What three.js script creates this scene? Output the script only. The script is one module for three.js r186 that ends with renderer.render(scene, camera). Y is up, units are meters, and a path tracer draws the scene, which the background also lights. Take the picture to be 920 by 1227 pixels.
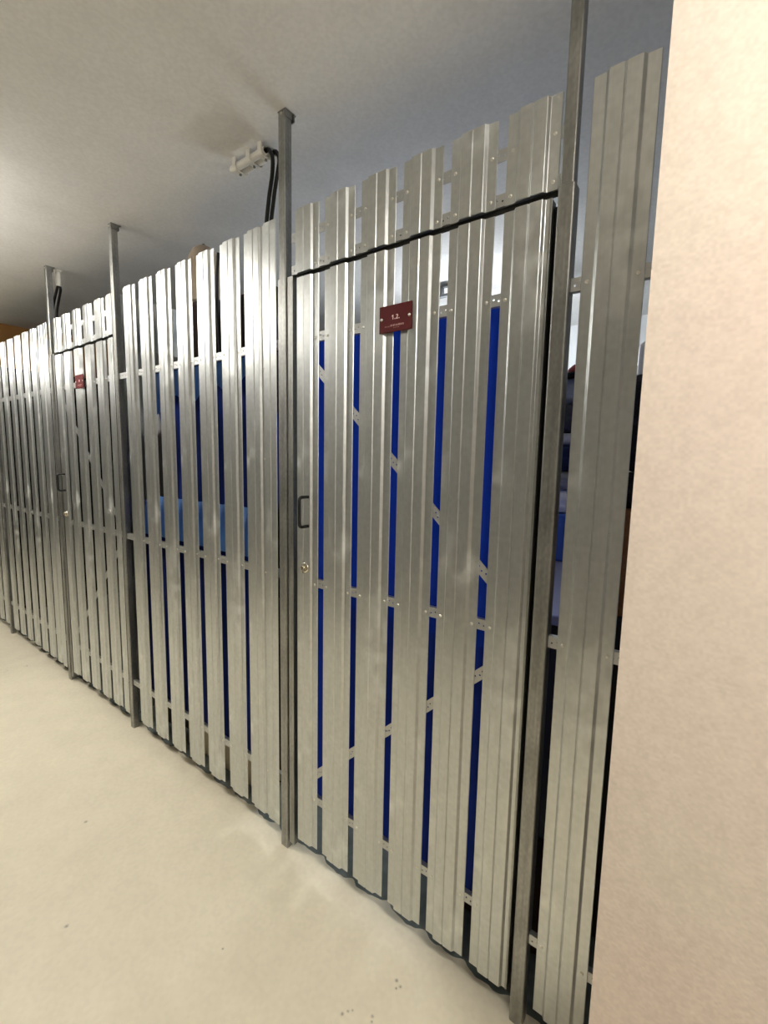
import * as THREE from 'three';
import { mergeGeometries } from 'three/addons/utils/BufferGeometryUtils.js';
import { RoundedBoxGeometry } from 'three/addons/geometries/RoundedBoxGeometry.js';
import { RectAreaLightUniformsLib } from 'three/addons/lights/RectAreaLightUniformsLib.js';

// ------------------------------------------------------------------ camera, light, exposure
const scene = new THREE.Scene();
scene.background = new THREE.Color(0x000000);
const camera = new THREE.PerspectiveCamera(2 * Math.atan(613.5 / 546.6) * 180 / Math.PI, 920 / 1227, 0.02, 60);
{
  const yaw = 0.6417, pitch = 0.1158, roll = 0.0202;
  const fw = new THREE.Vector3(-Math.sin(yaw) * Math.cos(pitch), -Math.sin(pitch), -Math.cos(yaw) * Math.cos(pitch));
  const r = new THREE.Vector3().crossVectors(fw, new THREE.Vector3(0, 1, 0)).normalize();
  const u = new THREE.Vector3().crossVectors(r, fw);
  camera.position.set(0, 1.4082, 1.0069);
  camera.up.copy(u.clone().multiplyScalar(Math.cos(roll)).addScaledVector(r, -Math.sin(roll)));
  camera.lookAt(camera.position.clone().add(fw));
}
const renderer = new THREE.WebGLRenderer({ antialias: true });
renderer.toneMapping = THREE.LinearToneMapping;
renderer.toneMappingExposure = 1.08;
renderer.shadowMap.enabled = true;
RectAreaLightUniformsLib.init();
const LIGHT = {
  corridor: { color: new THREE.Color().setRGB(1, 0.95, 0.875), rect: 44, glow: 34 },
  storage: { color: new THREE.Color().setRGB(0.92, 0.965, 1), rect: 15, glow: 78 },
};
const CEIL = 2.45, BACK = -2.75, FRONT = 1.95, XL = -11.5, XR = 1.6;

// ------------------------------------------------------------------ helpers
let seed = 20240;
function rnd() { seed = (seed * 1664525 + 1013904223) >>> 0; return seed / 4294967296; }
const taken = {};
function numbered(n) { const k = taken[n] = (taken[n] ?? -1) + 1; return k ? n + '_' + String(k).padStart(3, '0') : n; }
function fin(m) { m.castShadow = true; m.receiveShadow = true; return m; }
function part(name, geo, mat, parent, pos) {
  const m = fin(new THREE.Mesh(geo, mat)); m.name = name;
  if (pos) m.position.set(...pos);
  parent.add(m); return m;
}
function thing(name, label, category, pos = [0, 0, 0], group) {
  const g = new THREE.Group(); g.name = numbered(name); g.position.set(...pos);
  g.userData = { label, category }; if (group) g.userData.group = group;
  scene.add(g); return g;
}
function solo(name, geo, mat, label, category, pos, group) {
  const m = part(numbered(name), geo, mat, scene, pos);
  m.userData = { label, category }; if (group) m.userData.group = group; return m;
}
function struct(name, geo, mat, label, pos) {
  const m = part(name, geo, mat, scene, pos); m.userData = { kind: 'structure', label }; return m;
}
function bx(w, h, d, x = 0, y = 0, z = 0) { const g = new THREE.BoxGeometry(w, h, d); g.translate(x, y, z); return g; }
function span(x0, x1, y0, y1, z0, z1) { return bx(x1 - x0, y1 - y0, z1 - z0, (x0 + x1) / 2, (y0 + y1) / 2, (z0 + z1) / 2); }
function boxUV(g, s = 1) { // uv in metres from position and normal
  const p = g.attributes.position, n = g.attributes.normal, uv = new Float32Array(p.count * 2);
  for (let i = 0; i < p.count; i++) {
    const ax = Math.abs(n.getX(i)), ay = Math.abs(n.getY(i)), az = Math.abs(n.getZ(i));
    const [a, b] = ay >= ax && ay >= az ? [p.getX(i), p.getZ(i)] : ax >= az ? [p.getZ(i), p.getY(i)] : [p.getX(i), p.getY(i)];
    uv[2 * i] = a * s; uv[2 * i + 1] = b * s;
  }
  g.setAttribute('uv', new THREE.BufferAttribute(uv, 2)); return g;
}
function tube(pts, r, seg = 40, rad = 8, tension = 0.5) {
  return new THREE.TubeGeometry(new THREE.CatmullRomCurve3(pts.map(p => new THREE.Vector3(...p)), false, 'catmullrom', tension), seg, r, rad, false);
}
// tileable value noise
function makeNoise(s) {
  const t = new Float32Array(65536); let q = s >>> 0;
  for (let i = 0; i < 65536; i++) { q = (q * 1664525 + 1013904223) >>> 0; t[i] = q / 4294967296; }
  return (x, y, px, py) => {
    const xi = Math.floor(x), yi = Math.floor(y), fx = x - xi, fy = y - yi;
    const h = (a, b) => t[((((a % px) + px) % px) * 131 + (((b % py) + py) % py) * 2503) & 65535];
    const sx = fx * fx * (3 - 2 * fx), sy = fy * fy * (3 - 2 * fy);
    const a = h(xi, yi) * (1 - sx) + h(xi + 1, yi) * sx, b = h(xi, yi + 1) * (1 - sx) + h(xi + 1, yi + 1) * sx;
    return a * (1 - sy) + b * sy;
  };
}
function tex(w, h, f, srgb, rx = 1, ry = 1) {
  const d = new Uint8Array(w * h * 4);
  for (let j = 0; j < h; j++) for (let i = 0; i < w; i++) {
    const c = f(i / w, j / h), k = (j * w + i) * 4;
    d[k] = c[0]; d[k + 1] = c[1]; d[k + 2] = c[2]; d[k + 3] = 255;
  }
  const t = new THREE.DataTexture(d, w, h, THREE.RGBAFormat);
  t.wrapS = t.wrapT = THREE.RepeatWrapping; t.magFilter = THREE.LinearFilter; t.minFilter = THREE.LinearMipmapLinearFilter; t.generateMipmaps = true;
  if (srgb) t.colorSpace = THREE.SRGBColorSpace;
  t.repeat.set(rx, ry); t.needsUpdate = true; return t;
}
const cl = v => Math.max(0, Math.min(255, v));
const n1 = makeNoise(7), n2 = makeNoise(91), n3 = makeNoise(555);

// ------------------------------------------------------------------ materials
// galvanised sheet: zinc spangle, fine rolling streaks, a few handled smudges. One tile = 0.5 m x 1 m.
const zincCol = tex(512, 1024, (u, v) => {
  const sp = n1(u * 60, v * 110, 60, 110), st = n2(u * 190, v * 12, 190, 12), big = n3(u * 5, v * 8, 5, 8), sm = n1(u * 16, v * 30, 16, 30);
  const smudge = Math.max(0, big - 0.62) * Math.max(0, sm - 0.4) * 150;
  const g = 209 + (sp - 0.5) * 9 + (st - 0.5) * 5 + smudge;
  return [cl(g - 4), cl(g), cl(g)];
}, true, 2, 1);
const zincRough = tex(512, 1024, (u, v) => {
  const sp = n1(u * 50 + 3, v * 90, 50, 90), st = n2(u * 150, v * 9, 150, 9), big = n3(u * 5, v * 8, 5, 8), sm = n1(u * 16, v * 30, 16, 30);
  const smudge = Math.max(0, big - 0.66) * Math.max(0, sm - 0.45) * 420;
  const r = 88 + (sp - 0.5) * 8 + (st - 0.5) * 5 + smudge;
  return [0, cl(r), 0];
}, false, 2, 1);
function zinc(off, tone = 1) {
  const c = zincCol.clone(), r = zincRough.clone();
  for (const t of [c, r]) { t.offset.set(off * 0.37, off * 0.61); t.needsUpdate = true; }
  return new THREE.MeshStandardMaterial({ color: new THREE.Color(tone, tone, tone), metalness: 1, roughness: 1, map: c, roughnessMap: r });
}
const ZINC = [zinc(0), zinc(1), zinc(2)];
const dullZinc = tex(256, 512, (u, v) => {
  const st = n2(u * 60, v * 6, 60, 6), big = n3(u * 6, v * 14, 6, 14), sp = n1(u * 64, v * 128, 64, 128);
  const g = 158 + (st - 0.5) * 22 + (big - 0.5) * 30 + (sp - 0.5) * 16;
  return [cl(g - 1), cl(g), cl(g - 3)];
}, true, 4, 1);
const M = {
  post: new THREE.MeshStandardMaterial({ map: dullZinc, metalness: 1, roughness: 0.42 }),
  rail: new THREE.MeshStandardMaterial({ color: 0xc6c8c8, metalness: 1, roughness: 0.5 }),
  screw: new THREE.MeshStandardMaterial({ color: 0xe4e2dc, metalness: 1, roughness: 0.3 }),
  black: new THREE.MeshStandardMaterial({ color: 0x050505, roughness: 0.5 }),
  cable: new THREE.MeshStandardMaterial({ color: 0x0b0b0c, roughness: 0.45 }),
  chrome: new THREE.MeshStandardMaterial({ color: 0xd8d2c4, metalness: 1, roughness: 0.2 }),
  conduit: new THREE.MeshStandardMaterial({ color: 0xe9e6dd, roughness: 0.45 }),
  rubber: new THREE.MeshStandardMaterial({ color: 0x17150f, roughness: 0.7 }),
  blue: new THREE.MeshPhysicalMaterial({ color: new THREE.Color().setRGB(0.004, 0.05, 0.5), roughness: 1, transmission: 0.35, thickness: 0, side: THREE.DoubleSide }),
  tarp: new THREE.MeshPhysicalMaterial({ color: new THREE.Color().setRGB(0.006, 0.04, 0.32), roughness: 1, transmission: 0.15, thickness: 0, side: THREE.DoubleSide }),
  tarpLight: new THREE.MeshPhysicalMaterial({ color: new THREE.Color().setRGB(0.18, 0.42, 0.95), roughness: 0.35, side: THREE.DoubleSide }),
};
function plain(hex, rough = 0.8, metal = 0) { return new THREE.MeshStandardMaterial({ color: hex, roughness: rough, metalness: metal }); }
function fabric(hex, amp = 22, rough = 0.95) {
  const c = new THREE.Color(hex), r = c.clone().convertLinearToSRGB();
  const s = [c.r, c.g, c.b]; void r;
  const t = tex(128, 128, (u, v) => { const k = (n1(u * 32, v * 32, 32, 32) - 0.5) * amp + (n2(u * 5, v * 5, 5, 5) - 0.5) * amp; const g = new THREE.Color().setRGB(...s).convertLinearToSRGB(); return [cl(g.r * 255 + k), cl(g.g * 255 + k), cl(g.b * 255 + k)]; }, true, 2, 2);
  return new THREE.MeshStandardMaterial({ map: t, roughness: rough });
}

// ------------------------------------------------------------------ room shell
// ceiling plaster
const ceilTex = tex(512, 512, (u, v) => { const g = 232 + (n1(u * 128, v * 128, 128, 128) - 0.5) * 9 + (n2(u * 9, v * 9, 9, 9) - 0.5) * 7; return [cl(g), cl(g - 1), cl(g - 3)]; }, true);
const ceilBump = tex(512, 512, (u, v) => { const g = n1(u * 160, v * 160, 160, 160) * 140 + n2(u * 40, v * 40, 40, 40) * 100; return [g, g, g]; }, false);
const ceilMat = new THREE.MeshStandardMaterial({ map: ceilTex, bumpMap: ceilBump, bumpScale: 0.00025, roughness: 0.95 });
struct('ceiling', boxUV(span(XL, XR, CEIL, CEIL + 0.2, BACK - 0.15, FRONT + 0.15)), ceilMat, 'smooth off-white plastered ceiling over corridor and storage cages');
const wallTex = tex(512, 512, (u, v) => { const g = 214 + (n1(u * 90, v * 90, 90, 90) - 0.5) * 8 + (n2(u * 7, v * 7, 7, 7) - 0.5) * 8; return [cl(g + 2), cl(g), cl(g - 5)]; }, true);
const greyWall = new THREE.MeshStandardMaterial({ color: 0x7e7c77, roughness: 0.85 });
const wallMat = new THREE.MeshStandardMaterial({ map: wallTex, roughness: 0.92 });
const whiteMat = new THREE.MeshStandardMaterial({ color: 0xdfe2e4, roughness: 0.92 });
struct('wall_back', boxUV(span(XL, XR, 0, CEIL, BACK - 0.15, BACK)), whiteMat, 'white wall behind the storage cages');
struct('wall_front', boxUV(span(XL, XR, 0, CEIL, FRONT, FRONT + 0.15)), greyWall, 'grey corridor wall facing the storage cages');
struct('wall_left', boxUV(span(XL - 0.15, XL, 0, CEIL, BACK - 0.15, FRONT + 0.15)), wallMat, 'cream wall at the far end of the corridor');
// plastered wall end beside the camera
const stuccoTex = tex(1024, 1024, (u, v) => {
  const g = 222 + (n1(u * 230, v * 230, 230, 230) - 0.5) * 10 + (n2(u * 60, v * 60, 60, 60) - 0.5) * 6;
  const pk = (n3(u * 4, v * 5, 4, 5) - 0.5) * 12;
  return [cl(g + 2), cl(g - 11 - pk * 0.5), cl(g - 25 - pk * 0.3)];
}, true, 1, 1);
const stuccoBump = tex(1024, 1024, (u, v) => { const patch = 0.35 + 0.65 * n2(u * 6, v * 6, 6, 6); const g = (n1(u * 250, v * 250, 250, 250) * 0.55 + n3(u * 110, v * 110, 110, 110) * 0.45) * 190 * patch + n2(u * 14, v * 14, 14, 14) * 40; return [cl(g), cl(g), cl(g)]; }, false, 1, 1);
const stuccoMat = new THREE.MeshStandardMaterial({ map: stuccoTex, bumpMap: stuccoBump, bumpScale: 0.0005, roughness: 0.9 });
struct('wall_right', boxUV(span(-0.109, XR, 0, CEIL, 0.003, 0.25)), stuccoMat, 'cream-pink plastered wall end in the right foreground');
struct('wall_end', boxUV(span(XR, XR + 0.15, 0, CEIL, BACK - 0.15, FRONT + 0.15)), wallMat, 'cream wall closing the corridor behind the camera side');
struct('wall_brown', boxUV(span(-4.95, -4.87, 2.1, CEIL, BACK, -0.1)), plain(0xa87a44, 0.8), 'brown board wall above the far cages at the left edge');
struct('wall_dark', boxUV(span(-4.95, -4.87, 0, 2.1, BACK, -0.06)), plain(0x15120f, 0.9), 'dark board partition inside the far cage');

// floor: grey concrete slab, cream coating that stops at an uneven brushed edge under the cage fronts
const slabTex = tex(512, 512, (u, v) => { const g = 116 + (n1(u * 60, v * 60, 60, 60) - 0.5) * 18 + (n2(u * 6, v * 6, 6, 6) - 0.5) * 22; return [cl(g - 6), cl(g + 2), cl(g - 2)]; }, true);
const floor = new THREE.Group(); floor.name = 'floor'; floor.userData = { kind: 'structure', label: 'cream coated corridor floor with grey concrete inside the cages' }; scene.add(floor);
part('concrete_slab', boxUV(span(XL, XR, -0.2, 0, BACK - 0.15, FRONT + 0.15)), new THREE.MeshStandardMaterial({ map: slabTex, roughness: 0.75 }), floor);

const doorC = [-1.0754, -0.9362, -0.7978, -0.6600, -0.5232, -0.3862];
const door0C = [-3.075, -2.941, -2.7985, -2.657, -2.520, -2.388];
const panelC = [-2.2060, -2.0569, -1.9069, -1.7552, -1.6062, -1.4556, -1.3170, -1.2308];
const farC = [-4.220, -4.068, -3.911, -3.761, -3.613, -3.466, -3.330, -3.262];
const beyondC = [-5.03, -4.88, -4.73, -4.58, -4.43];
const rightC = [-0.2140];
{
  const cs = [...beyondC, ...farC, ...door0C, ...panelC, ...doorC, ...rightC];
  const edge = x => {
    let z = -0.043 + (n1(x * 9 + 400, 1, 4096, 7) - 0.5) * 0.014 + (n2(x * 60 + 900, 2, 4096, 7) - 0.5) * 0.006;
    for (const c of cs) { const d = (x - (c + 0.045)) / 0.02; z -= 0.016 * Math.exp(-d * d); }
    return z;
  };
  const xs = []; for (let x = XL; x < -6; x += 0.5) xs.push(x);
  for (let x = -6; x < XR; x += 0.006) xs.push(x);
  xs.push(XR);
  const pos = [], uv = [], idx = [], T = 0.0022;
  const put = (x, y, z) => { pos.push(x, y, z); uv.push((x + 2.6) / 3, (z + 0.2) / 2.15); return pos.length / 3 - 1; };
  for (let i = 0; i < xs.length - 1; i++) {
    const a = xs[i], b = xs[i + 1], za = edge(a), zb = edge(b);
    const p = [put(a, T, za), put(b, T, zb), put(b, T, FRONT), put(a, T, FRONT)];
    idx.push(p[0], p[2], p[1], p[0], p[3], p[2]);
    const q = [put(a, T, za), put(b, T, zb), put(b, 0, zb), put(a, 0, za)];
    idx.push(q[0], q[1], q[2], q[0], q[2], q[3]);
  }
  const g = new THREE.BufferGeometry();
  g.setAttribute('position', new THREE.Float32BufferAttribute(pos, 3)); g.setAttribute('uv', new THREE.Float32BufferAttribute(uv, 2)); g.setIndex(idx);
  const gg = g.toNonIndexed(); gg.computeVertexNormals();
  // coating colour with the dirt specks and scuffs of the photograph; tile covers 3 m x 2.15 m
  const W = 1536, H = 1100;
  const marks = [[-1.8553, 0.3954, 0.007], [-1.4646, 0.5901, 0.007], [-1.0428, 0.3424, 0.004], [-0.6016, 0.1019, 0.006], [-0.585, 0.108, 0.005], [-0.592, 0.118, 0.004], [-0.6677, 0.2479, 0.005], [-0.66, 0.235, 0.004], [-0.652, 0.226, 0.003], [-0.6038, 0.2052, 0.005], [-0.598, 0.215, 0.004], [-0.593, 0.226, 0.004]];
  const floorTex = tex(W, H, (u, v) => {
    const x = u * 3 - 2.6, z = v * 2.15 - 0.2;
    let k = 0;
    for (const [mx, mz, r] of marks) { const dx = x - mx, dz = z - mz, d2 = dx * dx + dz * dz; if (d2 < r * r * 4) k = Math.max(k, Math.exp(-d2 / (r * r * 0.45)) * (0.4 + 0.8 * n1(x * 900 + 9000, z * 900 + 9000, 4096, 4096))); }
    const fine = (n1(u * 300, v * 215, 300, 215) - 0.5) * 7, mid = (n2(u * 44, v * 32, 44, 32) - 0.5) * 6, big = (n3(u * 7, v * 5, 7, 5) - 0.5) * 8;
    const g = 226 + fine + mid + big, d = 1 - Math.min(0.6, k * 0.4);
    return [cl((g + 3) * d), cl((g - 5) * d), cl((g - 28) * d)];
  }, true);
  part('cream_coating', gg, new THREE.MeshPhysicalMaterial({ map: floorTex, roughness: 0.5 }), floor);
}

// ------------------------------------------------------------------ lamps (out of view)
function corridorLamp(x) {
  const t = thing('ceiling_lamp', 'long white corridor ceiling lamp at x ' + x, 'lamp', [x, CEIL, 0.8]);
  part('lamp_body', bx(1.24, 0.07, 0.06, 0, -0.035, 0), plain(0xe8e8e4, 0.5), t);
  const g = new THREE.CapsuleGeometry(0.04, 1.1, 6, 14); g.rotateZ(Math.PI / 2); g.scale(1, 0.8, 1);
  part('diffuser', g, new THREE.MeshStandardMaterial({ color: 0xffffff, emissive: LIGHT.corridor.color, emissiveIntensity: LIGHT.corridor.glow, roughness: 0.4 }), t, [0, -0.105, 0]);
  const l = new THREE.RectAreaLight(LIGHT.corridor.color, LIGHT.corridor.rect, 1.16, 0.09);
  l.position.set(0, -0.14, 0); l.lookAt(l.position.clone().add(new THREE.Vector3(0, -1, 0))); l.rotation.set(-Math.PI / 2, 0, 0);
  t.add(l); return t;
}
const lampLabels = [[0.72, 'white ceiling lamp nearest the plastered wall end'], [-2.85, 'white ceiling lamp over the corridor near the second cage door'], [-6.2, 'white ceiling lamp farthest down the corridor']];
for (const [x, label] of lampLabels) corridorLamp(x).userData.label = label;
{
  const t = thing('pendant_lamp', 'white tube lamp hanging inside the cage behind the nearer door', 'lamp', [-1.32, 0, -1.7]);
  for (const sx of [-1, 1]) part('hanger', new THREE.CylinderGeometry(0.003, 0.003, 0.31, 6), M.cable, t, [sx * 0.3, 2.295, 0]);
  const bracket = mergeGeometries([bx(0.13, 0.012, 0.03, 0, 2.444, 0), bx(0.02, 0.05, 0.02, -0.03, 2.42, 0), bx(0.13, 0.014, 0.03, 0, 2.39, 0)]);
  part('bracket', bracket, plain(0x6d7074, 0.5, 0.6), t, [-0.12, 0, 0.2]);
  part('lamp_body', bx(0.72, 0.022, 0.04, 0, 2.125, 0), plain(0xe8e8e4, 0.5), t);
  const g = new THREE.CapsuleGeometry(0.03, 0.62, 6, 14); g.rotateZ(Math.PI / 2);
  part('tube', g, new THREE.MeshStandardMaterial({ color: 0xffffff, emissive: LIGHT.storage.color, emissiveIntensity: LIGHT.storage.glow }), t, [0, 2.08, 0]);
  const l = new THREE.RectAreaLight(LIGHT.storage.color, LIGHT.storage.rect, 0.66, 0.06);
  l.position.set(0, 2.045, 0); l.rotation.set(-Math.PI / 2, 0, 0); t.add(l);
}

// ------------------------------------------------------------------ slats
const ZF = -0.0085, ZC = -0.001;
// hat profile: flange, web, crown with a centre groove, web, flange (x from the slat's middle, z outwards)
const PROFILE = [[-0.0575, ZF - 0.0014], [-0.0565, ZF], [-0.0350, ZF], [-0.0340, ZF + 0.0005], [-0.0292, ZC - 0.0006], [-0.0282, ZC], [-0.0026, ZC], [-0.0006, ZC - 0.0022], [0.0004, ZC - 0.0022], [0.0024, ZC], [0.0282, ZC], [0.0292, ZC - 0.0006], [0.0340, ZF + 0.0005], [0.0350, ZF], [0.0565, ZF], [0.0577, ZF - 0.0016]];
function clipProfile(a, b) {
  const out = [];
  for (let i = 0; i < PROFILE.length; i++) {
    const p = PROFILE[i], q = PROFILE[i + 1];
    if (p[0] >= a && p[0] <= b) out.push(p);
    if (q) for (const c of [a, b]) if ((p[0] < c && q[0] > c)) out.push([c, p[1] + (q[1] - p[1]) * (c - p[0]) / (q[0] - p[0])]);
  }
  return out.sort((p, q) => p[0] - q[0]);
}
function slatGeo(y0, y1, a = -1, b = 1) {
  const pr = clipProfile(a, b), T = 0.0009, N = pr.length;
  const nor = pr.map((p, i) => { const q = pr[Math.max(0, i - 1)], r = pr[Math.min(N - 1, i + 1)]; const dx = r[0] - q[0], dz = r[1] - q[1], L = Math.hypot(dx, dz); return [-dz / L, dx / L]; });
  const back = pr.map((p, i) => [p[0] - nor[i][0] * T, p[1] - nor[i][1] * T]);
  const ring = [...pr, ...back.reverse()];
  const pos = [], uv = [], nrm = [];
  let s = 0;
  for (let i = 0; i < ring.length; i++) {
    const p = ring[i], q = ring[(i + 1) % ring.length], L = Math.hypot(q[0] - p[0], q[1] - p[1]); if (L < 1e-7) continue;
    const nx = -(q[1] - p[1]) / L, nz = (q[0] - p[0]) / L;
    for (const [c, y, t] of [[p, y0, 0], [q, y0, 1], [q, y1, 1], [p, y0, 0], [q, y1, 1], [p, y1, 0]]) { pos.push(c[0], y, c[1]); uv.push(s + t * L, y); nrm.push(nx, 0, nz); }
    s += L;
  }
  for (let i = 0; i < N - 1; i++) for (const [y, ny] of [[y0, -1], [y1, 1]]) {
    const a0 = ring[i], a1 = ring[i + 1], b0 = ring[2 * N - 1 - i], b1 = ring[2 * N - 2 - i];
    for (const c of (ny > 0 ? [a0, a1, b1, a0, b1, b0] : [a0, b1, a1, a0, b0, b1])) { pos.push(c[0], y, c[1]); uv.push(c[0], c[1]); nrm.push(0, ny, 0); }
  }
  const g = new THREE.BufferGeometry();
  g.setAttribute('position', new THREE.Float32BufferAttribute(pos, 3)); g.setAttribute('normal', new THREE.Float32BufferAttribute(nrm, 3)); g.setAttribute('uv', new THREE.Float32BufferAttribute(uv, 2));
  return g;
}
const SLAT = {
  full: slatGeo(0.07, 2.15), door: slatGeo(0.07, 1.953), transom: slatGeo(1.967, 2.15),
  doorFirst: slatGeo(0.07, 1.953, -0.029, 1), doorLast: slatGeo(0.07, 1.953, -1, 0.0475), transomFirst: slatGeo(1.967, 2.15, -0.043, 1),
  doorLastCut: slatGeo(0.07, 1.953, -1, 0.019), transomLast: slatGeo(1.967, 2.15, -1, 0.019),
  fullCut: slatGeo(0.07, 2.15, -0.0425, 0.0300),
};
let slatK = 0;
function slat(parent, geo, x, dz = 0) {
  const m = part('slat', geo, ZINC[slatK++ % 3], parent, [x, 0, dz]);
  m.rotation.y = (rnd() - 0.5) * 0.012; return m;
}
const screwGeo = (() => { const g = new THREE.LatheGeometry([[0.0001, 0.0026], [0.002, 0.0024], [0.0036, 0.0014], [0.0042, 0]].map(p => new THREE.Vector2(...p)), 10); g.rotateX(Math.PI / 2); return g; })();
function screws(parent, xs, ys, z = ZF) { // each screw belongs to the slat whose flange it holds
  const slats = parent.children.filter(o => o.name === 'slat');
  for (const x of xs) {
    const near = slats.reduce((a, b) => Math.abs(b.position.x - x) < Math.abs(a.position.x - x) ? b : a);
    for (const y of ys) part('screw', screwGeo, M.screw, near, [x - near.position.x + (rnd() - 0.5) * 0.003, y + (rnd() - 0.5) * 0.004, z - near.position.z]);
  }
}
// perforated strip with holes, length L along x, height h, centred
const stripCache = {};
function strip(L, h = 0.027) {
  const key = L.toFixed(3) + h; if (stripCache[key]) return stripCache[key];
  const s = new THREE.Shape([[-L / 2, -h / 2], [L / 2, -h / 2], [L / 2, h / 2], [-L / 2, h / 2]].map(p => new THREE.Vector2(...p)));
  const n = Math.floor(L / 0.0125);
  for (let i = 0; i < n; i++) { const p = new THREE.Path(); p.absarc((i - (n - 1) / 2) * 0.0125, (i % 2 - 0.5) * 0.004, 0.0023, 0, Math.PI * 2, true); s.holes.push(p); }
  const g = new THREE.ExtrudeGeometry(s, { depth: 0.0018, bevelEnabled: false, curveSegments: 6 }); g.translate(0, 0, -0.0018);
  return stripCache[key] = g;
}
const ZR = ZF - 0.0014;
function rail(parent, x0, x1, y, leg) { // leg +1: ledge along the top edge, -1: along the bottom edge
  const L = x1 - x0, face = strip(L).clone();
  const gs = [face.toNonIndexed ? (face.index ? face.toNonIndexed() : face) : face];
  if (leg) { const b = bx(L, 0.0018, 0.012, 0, leg * 0.0126, -0.0078); gs.push(b.toNonIndexed()); }
  for (const g of gs) { for (const k of Object.keys(g.attributes)) if (!['position', 'normal', 'uv'].includes(k)) g.deleteAttribute(k); }
  return part('rail', mergeGeometries(gs), M.rail, parent, [(x0 + x1) / 2, y, ZR]);
}
function fencePanel(label, cs, x0, x1, geo = SLAT.full) {
  const t = thing('fence_panel', label, 'fence panel', [(x0 + x1) / 2, 0, 0], 'slatted cage front panels');
  const ox = (x0 + x1) / 2;
  for (const c of cs) slat(t, geo, c - ox, 0);
  for (const [y, leg] of [[1.771, -1], [1.007, 1], [0.25, 1]]) rail(t, x0 - ox, x1 - ox, y, leg);
  screws(t, cs.flatMap(c => [c - 0.045 - ox, c + 0.045 - ox]), [1.771, 1.005, 0.25]);
  return t;
}
fencePanel('slatted steel panel at the extreme left edge beyond the far post', beyondC, -5.1, -4.362);
const panelF = fencePanel('slatted steel panel left of the farther cage door, full width between two posts', farC.slice(0, 7), -4.328, -3.19);
slat(panelF, SLAT.fullCut, -3.236 + (4.328 + 3.19) / 2, 0.0015).rotation.y = 0;
const panelL = fencePanel('slatted steel panel between the two cage doors with blue tarpaulin behind its gaps', panelC.slice(0, 6), -2.332, -1.19);
{
  const ox = -(2.332 + 1.19) / 2;
  slat(panelL, SLAT.full, panelC[6] - ox); const h = slat(panelL, SLAT.fullCut, panelC[7] - ox, 0.0015); h.rotation.y = 0;
  for (const y of [1.7, 1.4, 1.0, 0.25]) screws(panelL, [panelC[6] + 0.046 - ox], [y], ZF + 0.003);
}
fencePanel('single wide slat panel between the right post and the plastered wall', rightC, -0.291, -0.075);

// ------------------------------------------------------------------ doors and transoms
function cageDoor(label, cs, first, last, x0, x1, handleX, group) {
  const ox = cs[0];
  const t = thing('cage_door', label, 'door', [ox, 0, 0], group);
  cs.forEach((c, i) => slat(t, i === 0 ? first : i === cs.length - 1 ? last : SLAT.door, c - ox));
  for (const [y, leg] of [[1.771, -1], [1.007, 1], [0.25, 1]]) rail(t, x0 - ox, x1 - ox, y, leg);
  const ex = cs.flatMap((c, i) => [c - 0.045 - ox, c + 0.045 - ox]); ex.shift(); ex.pop();
  screws(t, ex, [1.769, 1.003, 0.25]);
  // diagonal braces meeting at the hinge side
  for (const s of [1, -1]) {
    const ax = x0 + 0.012, bxr = x1 - 0.02, ay = s > 0 ? 1.742 : 0.279, by = s > 0 ? 1.05 : 0.965;
    const L = Math.hypot(bxr - ax, by - ay) - 0.03;
    const m = part('brace', strip(L, 0.026), M.rail, t, [(ax + bxr) / 2 - ox, (ay + by) / 2, ZR - 0.0002]);
    m.rotation.z = Math.atan2(by - ay, bxr - ax);
  }
  // edge angle on the hinge side
  const e = mergeGeometries([span(x1 - 0.004 - ox, x1 - ox, 0.07, 1.953, -0.036, ZF + 0.001), span(x1 - 0.03 - ox, x1 - 0.004 - ox, 0.07, 1.953, -0.036, -0.034)]);
  part('edge_angle', boxUV(e), M.post, t);
  const e2 = mergeGeometries([span(x0 - ox, x0 + 0.003 - ox, 0.07, 1.953, -0.036, ZF), span(x0 + 0.003 - ox, x0 + 0.03 - ox, 0.07, 1.953, -0.036, -0.034)]);
  part('edge_angle', boxUV(e2), M.post, t);
  // pull handle
  const hx = handleX - ox, c = new THREE.CurvePath(), V = (y, z) => new THREE.Vector3(hx, y, z);
  c.add(new THREE.LineCurve3(V(1.2845, ZC), V(1.2845, 0.024))); c.add(new THREE.QuadraticBezierCurve3(V(1.2845, 0.024), V(1.2845, 0.036), V(1.2725, 0.036)));
  c.add(new THREE.LineCurve3(V(1.2725, 0.036), V(1.2025, 0.036))); c.add(new THREE.QuadraticBezierCurve3(V(1.2025, 0.036), V(1.1905, 0.036), V(1.1905, 0.024))); c.add(new THREE.LineCurve3(V(1.1905, 0.024), V(1.1905, ZC)));
  part('handle', new THREE.TubeGeometry(c, 48, 0.0052, 10, false), M.black, t);
  // lock: rosette with a key cylinder
  const ros = new THREE.LatheGeometry([[0.0001, 0.004], [0.007, 0.004], [0.0075, 0.0055], [0.0145, 0.005], [0.0165, 0.003], [0.0168, 0]].map(p => new THREE.Vector2(...p)), 28); ros.rotateX(Math.PI / 2);
  const lx = handleX - 0.013 - ox;
  const lock = part('lock', ros, M.chrome, t, [lx, 1.054, ZC]);
  const cyl = mergeGeometries([new THREE.CylinderGeometry(0.0065, 0.007, 0.014, 18).rotateX(Math.PI / 2).translate(0, 0.001, 0.008), bx(0.0045, 0.016, 0.012, 0, -0.009, 0.006)]);
  part('cylinder', cyl, M.chrome, lock);
  part('keyway', bx(0.0012, 0.007, 0.0006, 0, 0.001, 0.0152), M.black, lock);
  return t;
}
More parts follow.
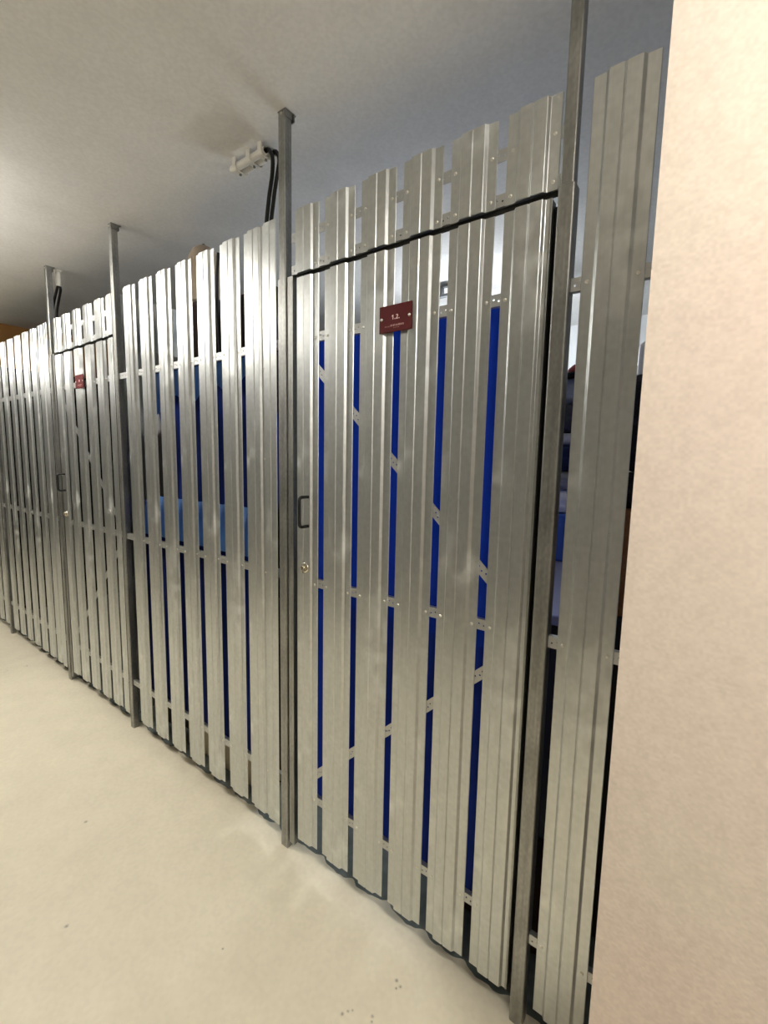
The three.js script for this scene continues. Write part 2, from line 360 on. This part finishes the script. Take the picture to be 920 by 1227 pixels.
cageDoor('nearer slatted cage door with black handle, round lock and blue sheet behind its gaps', doorC, SLAT.doorFirst, SLAT.doorLast, -1.1055, -0.3395, -1.054, 'slatted cage doors');
cageDoor('farther slatted cage door with a small red sign and dark gaps', door0C, SLAT.doorFirst, SLAT.doorLastCut, -3.105, -2.367, -3.108 + 0.05, 'slatted cage doors');
function transom(label, cs, x0, x1, last) {
  const ox = cs[0], t = thing('transom_panel', label, 'transom', [ox, 0, 0], 'short slat panels over the cage doors');
  cs.forEach((c, i) => slat(t, i === 0 ? SLAT.transomFirst : i === cs.length - 1 ? last : SLAT.transom, c - ox));
  rail(t, x0 - ox, x1 - ox, 2.076, 0); rail(t, x0 - ox, x1 - ox, 1.983, -1);
  screws(t, cs.flatMap((c, i) => i ? [c - 0.045 - ox, c + 0.045 - ox] : [c + 0.045 - ox]), [2.076, 1.983]);
  part('stop_strip', bx(x1 - x0, 0.03, 0.004, (x0 + x1) / 2 - ox, 1.974, -0.02), M.rubber, t);
}
transom('short slat panel over the nearer cage door', doorC, -1.137, -0.325, SLAT.transom);
transom('short slat panel over the farther cage door', door0C, -3.136, -2.367, SLAT.transomLast);

// ------------------------------------------------------------------ posts
function post(label, xr, opt = {}) { // xr = x of the front right corner
  const w = 0.03, t = thing('steel_post', label, 'post', [xr - w / 2, 0, -0.015], 'square steel posts');
  const tubeG = new RoundedBoxGeometry(w, CEIL - 0.004, w, 3, 0.0042); tubeG.translate(0, (CEIL - 0.004) / 2, 0); boxUV(tubeG);
  if (!opt.sleeve) part('tube', tubeG, M.post, t);
  else {
    const up = new RoundedBoxGeometry(0.027, 0.9, 0.027, 3, 0.0042); up.translate(0, CEIL - 0.454, 0); boxUV(up); part('tube', up, M.post, t, [-0.001, 0, -0.001]);
    const lo = new RoundedBoxGeometry(0.034, 1.97, 0.036, 3, 0.0045); lo.translate(0, 0.985, 0); boxUV(lo); part('sleeve', lo, M.post, t, [-0.0008, 0, -0.003]);
    part('door_stop', span(-0.045, 0.0, 0.02, 1.952, -0.034, -0.0300), M.rubber, t);
  }
  const pl = mergeGeometries([bx(0.034, 0.003, 0.044, 0.001, CEIL - 0.0025, -0.007), bx(0.038, 0.024, 0.003, 0.004, CEIL - 0.016, -0.0175), bx(0.002, 0.018, 0.03, 0.016, CEIL - 0.013, 0)]);
  part('ceiling_bracket', pl, M.post, t);
  part('bolt', new THREE.CylinderGeometry(0.004, 0.004, 0.004, 6).rotateX(Math.PI / 2), M.screw, t, [0.002, CEIL - 0.012, 0.0165]);
  if (opt.jamb) {
    const x0 = w / 2 + 0.0065;
    const j = mergeGeometries([span(x0, x0 + 0.0245, 0.03, 1.964, -0.006, -0.0035), span(x0 + 0.022, x0 + 0.0245, 0.03, 1.964, -0.033, -0.006), span(x0, x0 + 0.0025, 0.03, 1.964, -0.033, -0.006)]);
    j.translate(0, 0, 0.0155); part('jamb_channel', boxUV(j), M.post, t);
    const f = mergeGeometries([span(-w / 2 - 0.002, w / 2 + 0.001, 0.001, 1.963, 0.015, 0.0165), span(-w / 2 - 0.002, -w / 2 - 0.0005, 0.001, 1.963, -0.015, 0.015)]);
    part('cover_plate', boxUV(f), M.post, t);
  }
  return t;
}
post('steel post at the left edge beyond the far panel', -4.330);
post('steel post beside the handle of the farther cage door with a white conduit behind', -3.155, { jamb: true });
post('steel post between the farther cage door and the tarpaulin panel', -2.334);
post('steel post beside the handle of the nearer cage door', -1.156, { jamb: true });
post('thick sleeved steel post on the hinge side of the nearer cage door', -0.2935, { sleeve: true });

// ------------------------------------------------------------------ red number signs
function signTexture(num) {
  const cv = document.createElement('canvas'); cv.width = 412; cv.height = 272; const c = cv.getContext('2d');
  c.fillStyle = '#560307'; c.fillRect(0, 0, 412, 272);
  c.fillStyle = '#f6dcd8'; c.textAlign = 'center';
  if (num) { c.font = 'bold 66px sans-serif'; c.fillText(num, 212, 148); }
  else { c.fillRect(186, 100, 46, 44); c.fillStyle = '#560307'; c.fillRect(200, 110, 8, 24); c.fillStyle = '#f6dcd8'; }
  // small unreadable lines of print below the number
  let q = 77; const rr = () => (q = (q * 16807) % 2147483647) / 2147483647;
  const line = (x0, x1, y, h) => { for (let x = x0; x < x1;) { const w = 3 + rr() * 3, g = rr() < 0.16 ? 7 : 2; c.fillRect(x, y - h * (0.75 + 0.25 * rr()), w * 0.62, h); if (rr() < 0.6) c.fillRect(x, y - h * (rr() < 0.5 ? 1 : 0.5), w, 2.5); x += w + g; } };
  c.globalAlpha = 0.95; line(142, 322, 216, 18); c.globalAlpha = 0.7; line(74, 128, 220, 11); line(186, 268, 236, 6);
  const t = new THREE.CanvasTexture(cv); t.colorSpace = THREE.SRGBColorSpace; return t;
}
function sign(label, x, y, num) {
  const t = thing('number_sign', label, 'sign', [x, y, ZC + 0.0008], 'red number signs on the cage doors');
  part('plate', bx(0.103, 0.068, 0.002, 0, 0, 0.001), plain(0x520206, 0.75), t);
  part('print', new THREE.PlaneGeometry(0.102, 0.067), new THREE.MeshStandardMaterial({ map: signTexture(num), roughness: 0.65 }), t, [0, 0, 0.0023]);
  for (const s of [-1, 1]) part('screw', screwGeo, M.screw, t, [s * 0.0445, 0.001, 0.0022]);
}
sign('dark red sign plate reading 1.2. on the nearer cage door', -0.7275, 1.7745, '1.2.');
sign('dark red sign plate on the farther cage door', -2.774, 1.782, null);

// ------------------------------------------------------------------ conduits and cables
{
  const t = thing('conduit_clamp', 'short white conduit pipes clipped to the ceiling left of the nearer door post', 'conduit', [-1.41, CEIL, -0.078], 'white conduits on the ceiling');
  for (const [dz, dx, L] of [[0.0135, -0.006, 0.185], [-0.0135, 0.006, 0.19]]) {
    const g = new THREE.LatheGeometry([[0.0095, 0], [0.0125, 0], [0.0125, L], [0.0095, L]].map(p => new THREE.Vector2(...p)), 18); g.rotateZ(-Math.PI / 2); g.translate(-L / 2 + dx, 0, 0);
    part('pipe', g, M.conduit, t, [0, -0.026, dz]);
  }
  for (const dx of [-0.078, 0.0, 0.062]) {
    const s = new THREE.Shape(); s.moveTo(-0.029, -0.0); s.lineTo(-0.029, -0.03); s.quadraticCurveTo(-0.027, -0.042, -0.0135, -0.042); s.lineTo(0.0135, -0.042); s.quadraticCurveTo(0.027, -0.042, 0.029, -0.03); s.lineTo(0.029, 0);
    s.lineTo(0.0265, 0); s.lineTo(0.0265, -0.029); s.quadraticCurveTo(0.025, -0.0395, 0.0135, -0.0395); s.lineTo(-0.0135, -0.0395); s.quadraticCurveTo(-0.025, -0.0395, -0.0265, -0.029); s.lineTo(-0.0265, 0); s.closePath();
    const g = new THREE.ExtrudeGeometry(s, { depth: 0.018, bevelEnabled: false, curveSegments: 5 }); g.rotateY(Math.PI / 2);
    part('clip', g, M.conduit, t, [dx, -0.001, 0]);
    part('bolt', new THREE.CylinderGeometry(0.0045, 0.0045, 0.006, 6), M.post, t, [dx + 0.009, -0.045, 0]);
  }
  const cab = (dx, dz, k) => tube([[-1.36, 2.424, -0.078 + dz], [-1.318, 2.426, -0.078 + dz], [-1.293 + dx, 2.418, -0.078 + dz], [-1.28 + dx, 2.388, -0.078 + dz], [-1.288 + dx, 2.34, -0.078 + dz * k], [-1.306 + dx, 2.27, -0.078 + dz * k], [-1.322 + dx, 2.16, -0.078 + dz * k], [-1.325 + dx, 1.95, -0.09 + dz], [-1.325 + dx, 1.8, -0.12]], 0.0068, 90, 8);
  solo('cable', cab(-0.002, -0.009, 0.6), M.cable, 'outer black cable looping down from the conduit by the nearer post', 'cable', undefined, 'black cables');
  solo('cable', cab(-0.014, 0.009, 0.6), M.cable, 'inner black cable looping down from the conduit by the nearer post', 'cable', undefined, 'black cables');
}
{
  const t = thing('conduit_clamp', 'white conduit stub hanging from the ceiling behind the far door post', 'conduit', [-3.185, CEIL, -0.068], 'white conduits on the ceiling');
  part('pipe', new THREE.LatheGeometry([[0.009, 0], [0.013, 0], [0.014, 0.085], [0.011, 0.085]].map(p => new THREE.Vector2(...p)), 16), M.conduit, t, [0, -0.088, 0]);
  part('clip', bx(0.04, 0.008, 0.03, 0, -0.005, 0), M.conduit, t);
  const cab = d => tube([[-3.185, 2.38, -0.068], [-3.19, 2.35, -0.07 + d], [-3.25 - d, 2.3, -0.075 + d], [-3.3 - d, 2.24, -0.078 + d], [-3.32 - d, 2.15, -0.08 + d], [-3.32 - d, 1.8, -0.08 + d]], 0.007, 60, 8);
  solo('cable', cab(0.008), M.cable, 'front black cable hanging from the far conduit stub', 'cable', undefined, 'black cables');
  solo('cable', cab(-0.009), M.cable, 'rear black cable hanging from the far conduit stub', 'cable', undefined, 'black cables');
}

// ------------------------------------------------------------------ blue sheets behind the slats
function sheetGeo(nx, ny, f) {
  const g = new THREE.PlaneGeometry(1, 1, nx, ny), p = g.attributes.position, uv = g.attributes.uv;
  for (let i = 0; i < p.count; i++) { const [x, y, z] = f(uv.getX(i), uv.getY(i)); p.setXYZ(i, x, y, z); }
  g.computeVertexNormals(); return g;
}
function thick(g, t) { // give a sheet real thickness
  const a = g.toNonIndexed(), b = a.clone(), p = b.attributes.position, n = b.attributes.normal;
  for (let i = 0; i < p.count; i++) { p.setXYZ(i, p.getX(i) - n.getX(i) * t, p.getY(i) - n.getY(i) * t, p.getZ(i) - n.getZ(i) * t); n.setXYZ(i, -n.getX(i), -n.getY(i), -n.getZ(i)); }
  const pa = b.attributes.position.array, na = b.attributes.normal.array, ua = b.attributes.uv.array;
  for (let i = 0; i < pa.length; i += 9) for (let k = 0; k < 3; k++) { [pa[i + 3 + k], pa[i + 6 + k]] = [pa[i + 6 + k], pa[i + 3 + k]]; [na[i + 3 + k], na[i + 6 + k]] = [na[i + 6 + k], na[i + 3 + k]]; }
  void ua; return mergeGeometries([a, b]);
}
solo('blue_sheet', sheetGeo(40, 60, (u, v) => [-1.085 + u * 0.73, 0.212 + v * 1.556, -0.046 + 0.004 * Math.sin(u * 9 + v * 2) + 0.003 * Math.sin(v * 11 + u * 3)]), M.blue, 'royal blue plastic sheet behind the nearer cage door', 'sheet');
solo('blue_tarpaulin', sheetGeo(60, 80, (u, v) => {
  const y = 0.215 + v * 1.553, left = -2.12 + 0.05 * Math.max(0, 1.45 - y) - (y < 1.2 ? 0.16 : 0), x = left + u * (-1.30 - left);
  const bow = Math.sin(Math.PI * Math.min(1, Math.max(0, (1.757 - y) / 0.75)));
  return [x, y, -0.045 - 0.05 * bow + 0.006 * Math.sin(x * 23 + y * 2)];
}), M.tarp, 'dark blue tarpaulin hung behind the slatted panel between the doors', 'tarpaulin');
solo('blue_tarpaulin', sheetGeo(50, 12, (u, v) => {
  const x = -2.125 + u * 0.825, h = 0.15 - 0.09 * u + 0.03 * Math.sin(u * 19), y = 1.757 - h * (1 - v);
  return [x, y, -0.030 - 0.012 * (1 - v) + 0.002 * Math.sin(x * 37)];
}), M.tarpLight, 'narrow lighter blue tarpaulin hem hanging from the top rail between the doors', 'tarpaulin');
solo('blue_tarpaulin', sheetGeo(60, 24, (u, v) => {
  const y = 1.035 + v * 0.185, x = -2.2 + u * 0.9;
  return [x, y + 0.006 * Math.sin(x * 40) * v, -0.030 - 0.030 * v * v + 0.003 * Math.sin(x * 31)];
}), M.tarpLight, 'lighter blue tarpaulin fold lying over the middle rail of the panel between the doors', 'tarpaulin');

// ------------------------------------------------------------------ partition between the two storage units
{
  const t = thing('fence_panel', 'closed slat partition running back from the post left of the tarpaulin panel', 'fence panel', [-2.349, 0, -0.06], 'slatted cage front panels');
  for (let i = 0; i < 23; i++) { const m = slat(t, SLAT.full, 0.004, -0.0285 - i * 0.1145); m.rotation.y = Math.PI / 2; }
}

// ------------------------------------------------------------------ stored goods seen through the gaps
function softBox(w, h, d, r, wob, sd) { // a lumpy padded block
  const g = new RoundedBoxGeometry(w, h, d, 6, r); const p = g.attributes.position;
  for (let i = 0; i < p.count; i++) {
    const x = p.getX(i), y = p.getY(i), z = p.getZ(i);
    const k = 1 + wob * (n1(x * 14 + sd * 3.1 + 50, y * 14 + z * 9 + 50, 4096, 4096) - 0.5) * 2;
    p.setXYZ(i, x * k, y, z * k);
  }
  g.computeVertexNormals(); return g;
}
function bag(w, h, d, sd) { // tied sack
  const g = new THREE.SphereGeometry(0.5, 32, 22), p = g.attributes.position;
  for (let i = 0; i < p.count; i++) {
    let x = p.getX(i), y = p.getY(i), z = p.getZ(i);
    const a = Math.atan2(z, x), fold = 1 + 0.07 * Math.sin(a * 9 + sd) * Math.max(0, y + 0.2) + 0.08 * (n1(x * 8 + 40 + sd, y * 8 + z * 6 + 40, 4096, 4096) - 0.5);
    const top = y > 0.3 ? 1 - (y - 0.3) * 1.5 : 1; y = y < -0.36 ? -0.36 : y;
    p.setXYZ(i, x * fold * top * w, (y + 0.36) / 0.86 * h, z * fold * top * d);
  }
  g.computeVertexNormals(); return g;
}
// white table with a violet-grey top
{
  const t = thing('storage_table', 'pale violet table top seen in the gap right of the thick post', 'table', [-0.637, 0, -0.62]);
  const top = new RoundedBoxGeometry(0.67, 0.028, 0.92, 2, 0.006); part('table_top', top, plain(0xb4b8d6, 0.35), t, [0, 1.006, 0]);
  part('apron', bx(0.6, 0.05, 0.02, 0, 0.966, 0.43), plain(0x55586a, 0.5), t);
  for (const sx of [-1, 1]) for (const sz of [-1, 1]) part('leg', bx(0.035, 0.991, 0.035, sx * 0.3, 0.4955, sz * 0.4), plain(0x4a4c55, 0.5), t);
}
// pile on the back of the table
const pile = [
  ['storage_box', new RoundedBoxGeometry(0.34, 0.19, 0.26, 3, 0.012), plain(0x4a74c8, 0.35), 1.02 + 0.095, 'blue plastic box at the bottom of the pile on the table', 'box', -0.60],
  ['plastic_bag', softBox(0.36, 0.09, 0.28, 0.04, 0.10, 3), plain(0xf4f6f8, 0.35), 1.257, 'crumpled white plastic bag on the blue box', 'bag', -0.58],
  ['folded_blanket', softBox(0.34, 0.07, 0.28, 0.03, 0.06, 5), fabric(0x9a9ba2), 1.338, 'grey folded blanket above the white plastic bag', 'blanket', -0.57],
  ['folded_jeans', softBox(0.36, 0.10, 0.28, 0.035, 0.05, 8), fabric(0x14264f), 1.424, 'navy folded clothes in the middle of the pile', 'clothes', -0.57],
  ['folded_blanket', softBox(0.33, 0.045, 0.26, 0.02, 0.06, 9), fabric(0xc8cad0), 1.498, 'pale grey folded cloth above the navy clothes', 'blanket', -0.56],
  ['travel_bag', softBox(0.31, 0.11, 0.25, 0.045, 0.08, 12), fabric(0x45464d), 1.577, 'charcoal soft bag near the top of the pile', 'bag', -0.555],
  ['grey_pouch', softBox(0.26, 0.10, 0.22, 0.045, 0.08, 14), fabric(0xa0a6b0), 1.683, 'blue-grey padded pouch on the charcoal bag', 'pouch', -0.53],
];
for (const [n, g, m, y, label, cat, x] of pile) solo(n, g, m, label, cat, [x, y, -0.95]);
{
  const t = thing('red_cap', 'dark red cap lying on top of the pile', 'cap', [-0.475, 1.735, -0.95]);
  const g = new THREE.SphereGeometry(0.085, 24, 12, 0, Math.PI * 2, 0, Math.PI / 2); g.scale(1, 0.85, 1.1); part('crown', g, fabric(0x7a141c), t);
  const b = new THREE.CylinderGeometry(0.085, 0.09, 0.006, 24, 1, false, -Math.PI / 2, Math.PI); b.scale(1, 1, 1.5); part('brim', b, fabric(0x17171a), t, [0, 0.005, 0.03]);
  part('button', new THREE.SphereGeometry(0.012, 10, 8), fabric(0x2a1416), t, [0, 0.078, 0]);
}
// goods under the table
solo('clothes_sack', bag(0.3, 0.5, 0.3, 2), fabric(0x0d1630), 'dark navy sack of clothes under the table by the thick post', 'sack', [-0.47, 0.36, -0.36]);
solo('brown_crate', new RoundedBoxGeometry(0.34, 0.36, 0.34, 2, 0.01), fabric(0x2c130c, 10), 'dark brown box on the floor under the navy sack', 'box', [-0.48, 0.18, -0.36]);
// stack behind the right slat
solo('cardboard_box', new RoundedBoxGeometry(0.3, 0.3, 0.3, 2, 0.006), fabric(0x8a5f38, 12), 'brown cardboard box between the right slat and the plastered wall', 'box', [-0.135, 1.135, -0.52]);
solo('storage_chest', new RoundedBoxGeometry(0.31, 0.985, 0.34, 2, 0.008), plain(0x15151a, 0.6), 'tall black chest under the cardboard box', 'chest', [-0.135, 0.4925, -0.52]);
solo('dark_bag', softBox(0.28, 0.1, 0.27, 0.04, 0.05, 21), fabric(0x181319), 'lower black cloth bag on the cardboard box', 'bag', [-0.135, 1.334, -0.52], 'black cloth bags');
solo('dark_bag', softBox(0.28, 0.27, 0.27, 0.07, 0.05, 22), fabric(0x1b1620), 'upper black cloth bag under the white bottle', 'bag', [-0.135, 1.52, -0.52], 'black cloth bags');
{
  const t = thing('spray_bottle', 'white bottle with brown cap beside the plastered wall edge', 'bottle', [-0.2, 1.655, -0.5]);
  const g = new THREE.LatheGeometry([[0.0001, 0], [0.03, 0], [0.033, 0.006], [0.033, 0.075], [0.028, 0.09], [0.015, 0.098], [0.0001, 0.098]].map(p => new THREE.Vector2(...p)), 24);
  part('bottle_body', g, plain(0xe6e6e2, 0.35), t);
  part('cap', new THREE.CylinderGeometry(0.011, 0.015, 0.05, 16), plain(0x3a2b20, 0.5), t, [0, 0.122, 0]);
}
// goods behind the tarpaulin panel
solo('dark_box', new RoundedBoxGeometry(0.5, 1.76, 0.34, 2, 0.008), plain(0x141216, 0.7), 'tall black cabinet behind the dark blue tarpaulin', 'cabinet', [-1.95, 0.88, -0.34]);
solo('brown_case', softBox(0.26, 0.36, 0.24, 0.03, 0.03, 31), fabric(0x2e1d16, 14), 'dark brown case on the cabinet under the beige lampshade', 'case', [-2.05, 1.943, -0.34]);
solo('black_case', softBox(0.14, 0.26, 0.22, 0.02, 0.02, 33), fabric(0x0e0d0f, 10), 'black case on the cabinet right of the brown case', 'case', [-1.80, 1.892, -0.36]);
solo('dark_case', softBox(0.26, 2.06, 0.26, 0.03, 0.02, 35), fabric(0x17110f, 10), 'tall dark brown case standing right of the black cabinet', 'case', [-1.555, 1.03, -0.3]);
{
  const t = thing('lamp_shade', 'beige rounded lampshade poking above the slats of the tarpaulin panel', 'lampshade', [-2.09, 2.128, -0.31]);
  const g = new THREE.LatheGeometry([[0.085, 0], [0.083, 0.06], [0.078, 0.13], [0.068, 0.18], [0.052, 0.215], [0.03, 0.232], [0.008, 0.235]].map(p => new THREE.Vector2(p[0] * 1.05, p[1] * 1.14)), 32);
  part('shade', g, new THREE.MeshPhysicalMaterial({ color: 0xb9a893, roughness: 0.9, side: THREE.DoubleSide, transmission: 0.2, thickness: 0 }), t);
  part('finial', new THREE.SphereGeometry(0.008, 10, 8), plain(0x6d6252), t, [0, 0.274, 0]);
}
solo('black_pole', tube([[-1.79, 1.767, -0.19], [-1.815, 2.1, -0.195], [-1.807, 2.262, -0.2]], 0.007, 20, 8), M.black, 'thin black pole standing up right of the beige lampshade', 'pole');
solo('beige_board', new RoundedBoxGeometry(0.62, 0.2, 0.02, 2, 0.003), plain(0xb5ab93, 0.7), 'beige board standing on the floor behind the bottom of the tarpaulin panel', 'board', [-1.7, 0.1, -0.125]);
solo('white_carton', new RoundedBoxGeometry(0.075, 0.26, 0.2, 2, 0.006), plain(0xb9bcbd, 0.7), 'grey-white carton beside the post left of the tarpaulin panel', 'carton', [-2.275, 1.762, -0.22]);
solo('white_carton', softBox(0.09, 0.13, 0.18, 0.03, 0.05, 41), plain(0xc9cbd0, 0.6), 'crumpled white packet below the carton beside the post', 'packet', [-2.265, 1.566, -0.22]);
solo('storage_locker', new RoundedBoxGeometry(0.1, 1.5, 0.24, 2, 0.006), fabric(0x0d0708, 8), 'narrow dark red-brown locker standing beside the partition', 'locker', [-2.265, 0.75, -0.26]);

renderer.render(scene, camera);
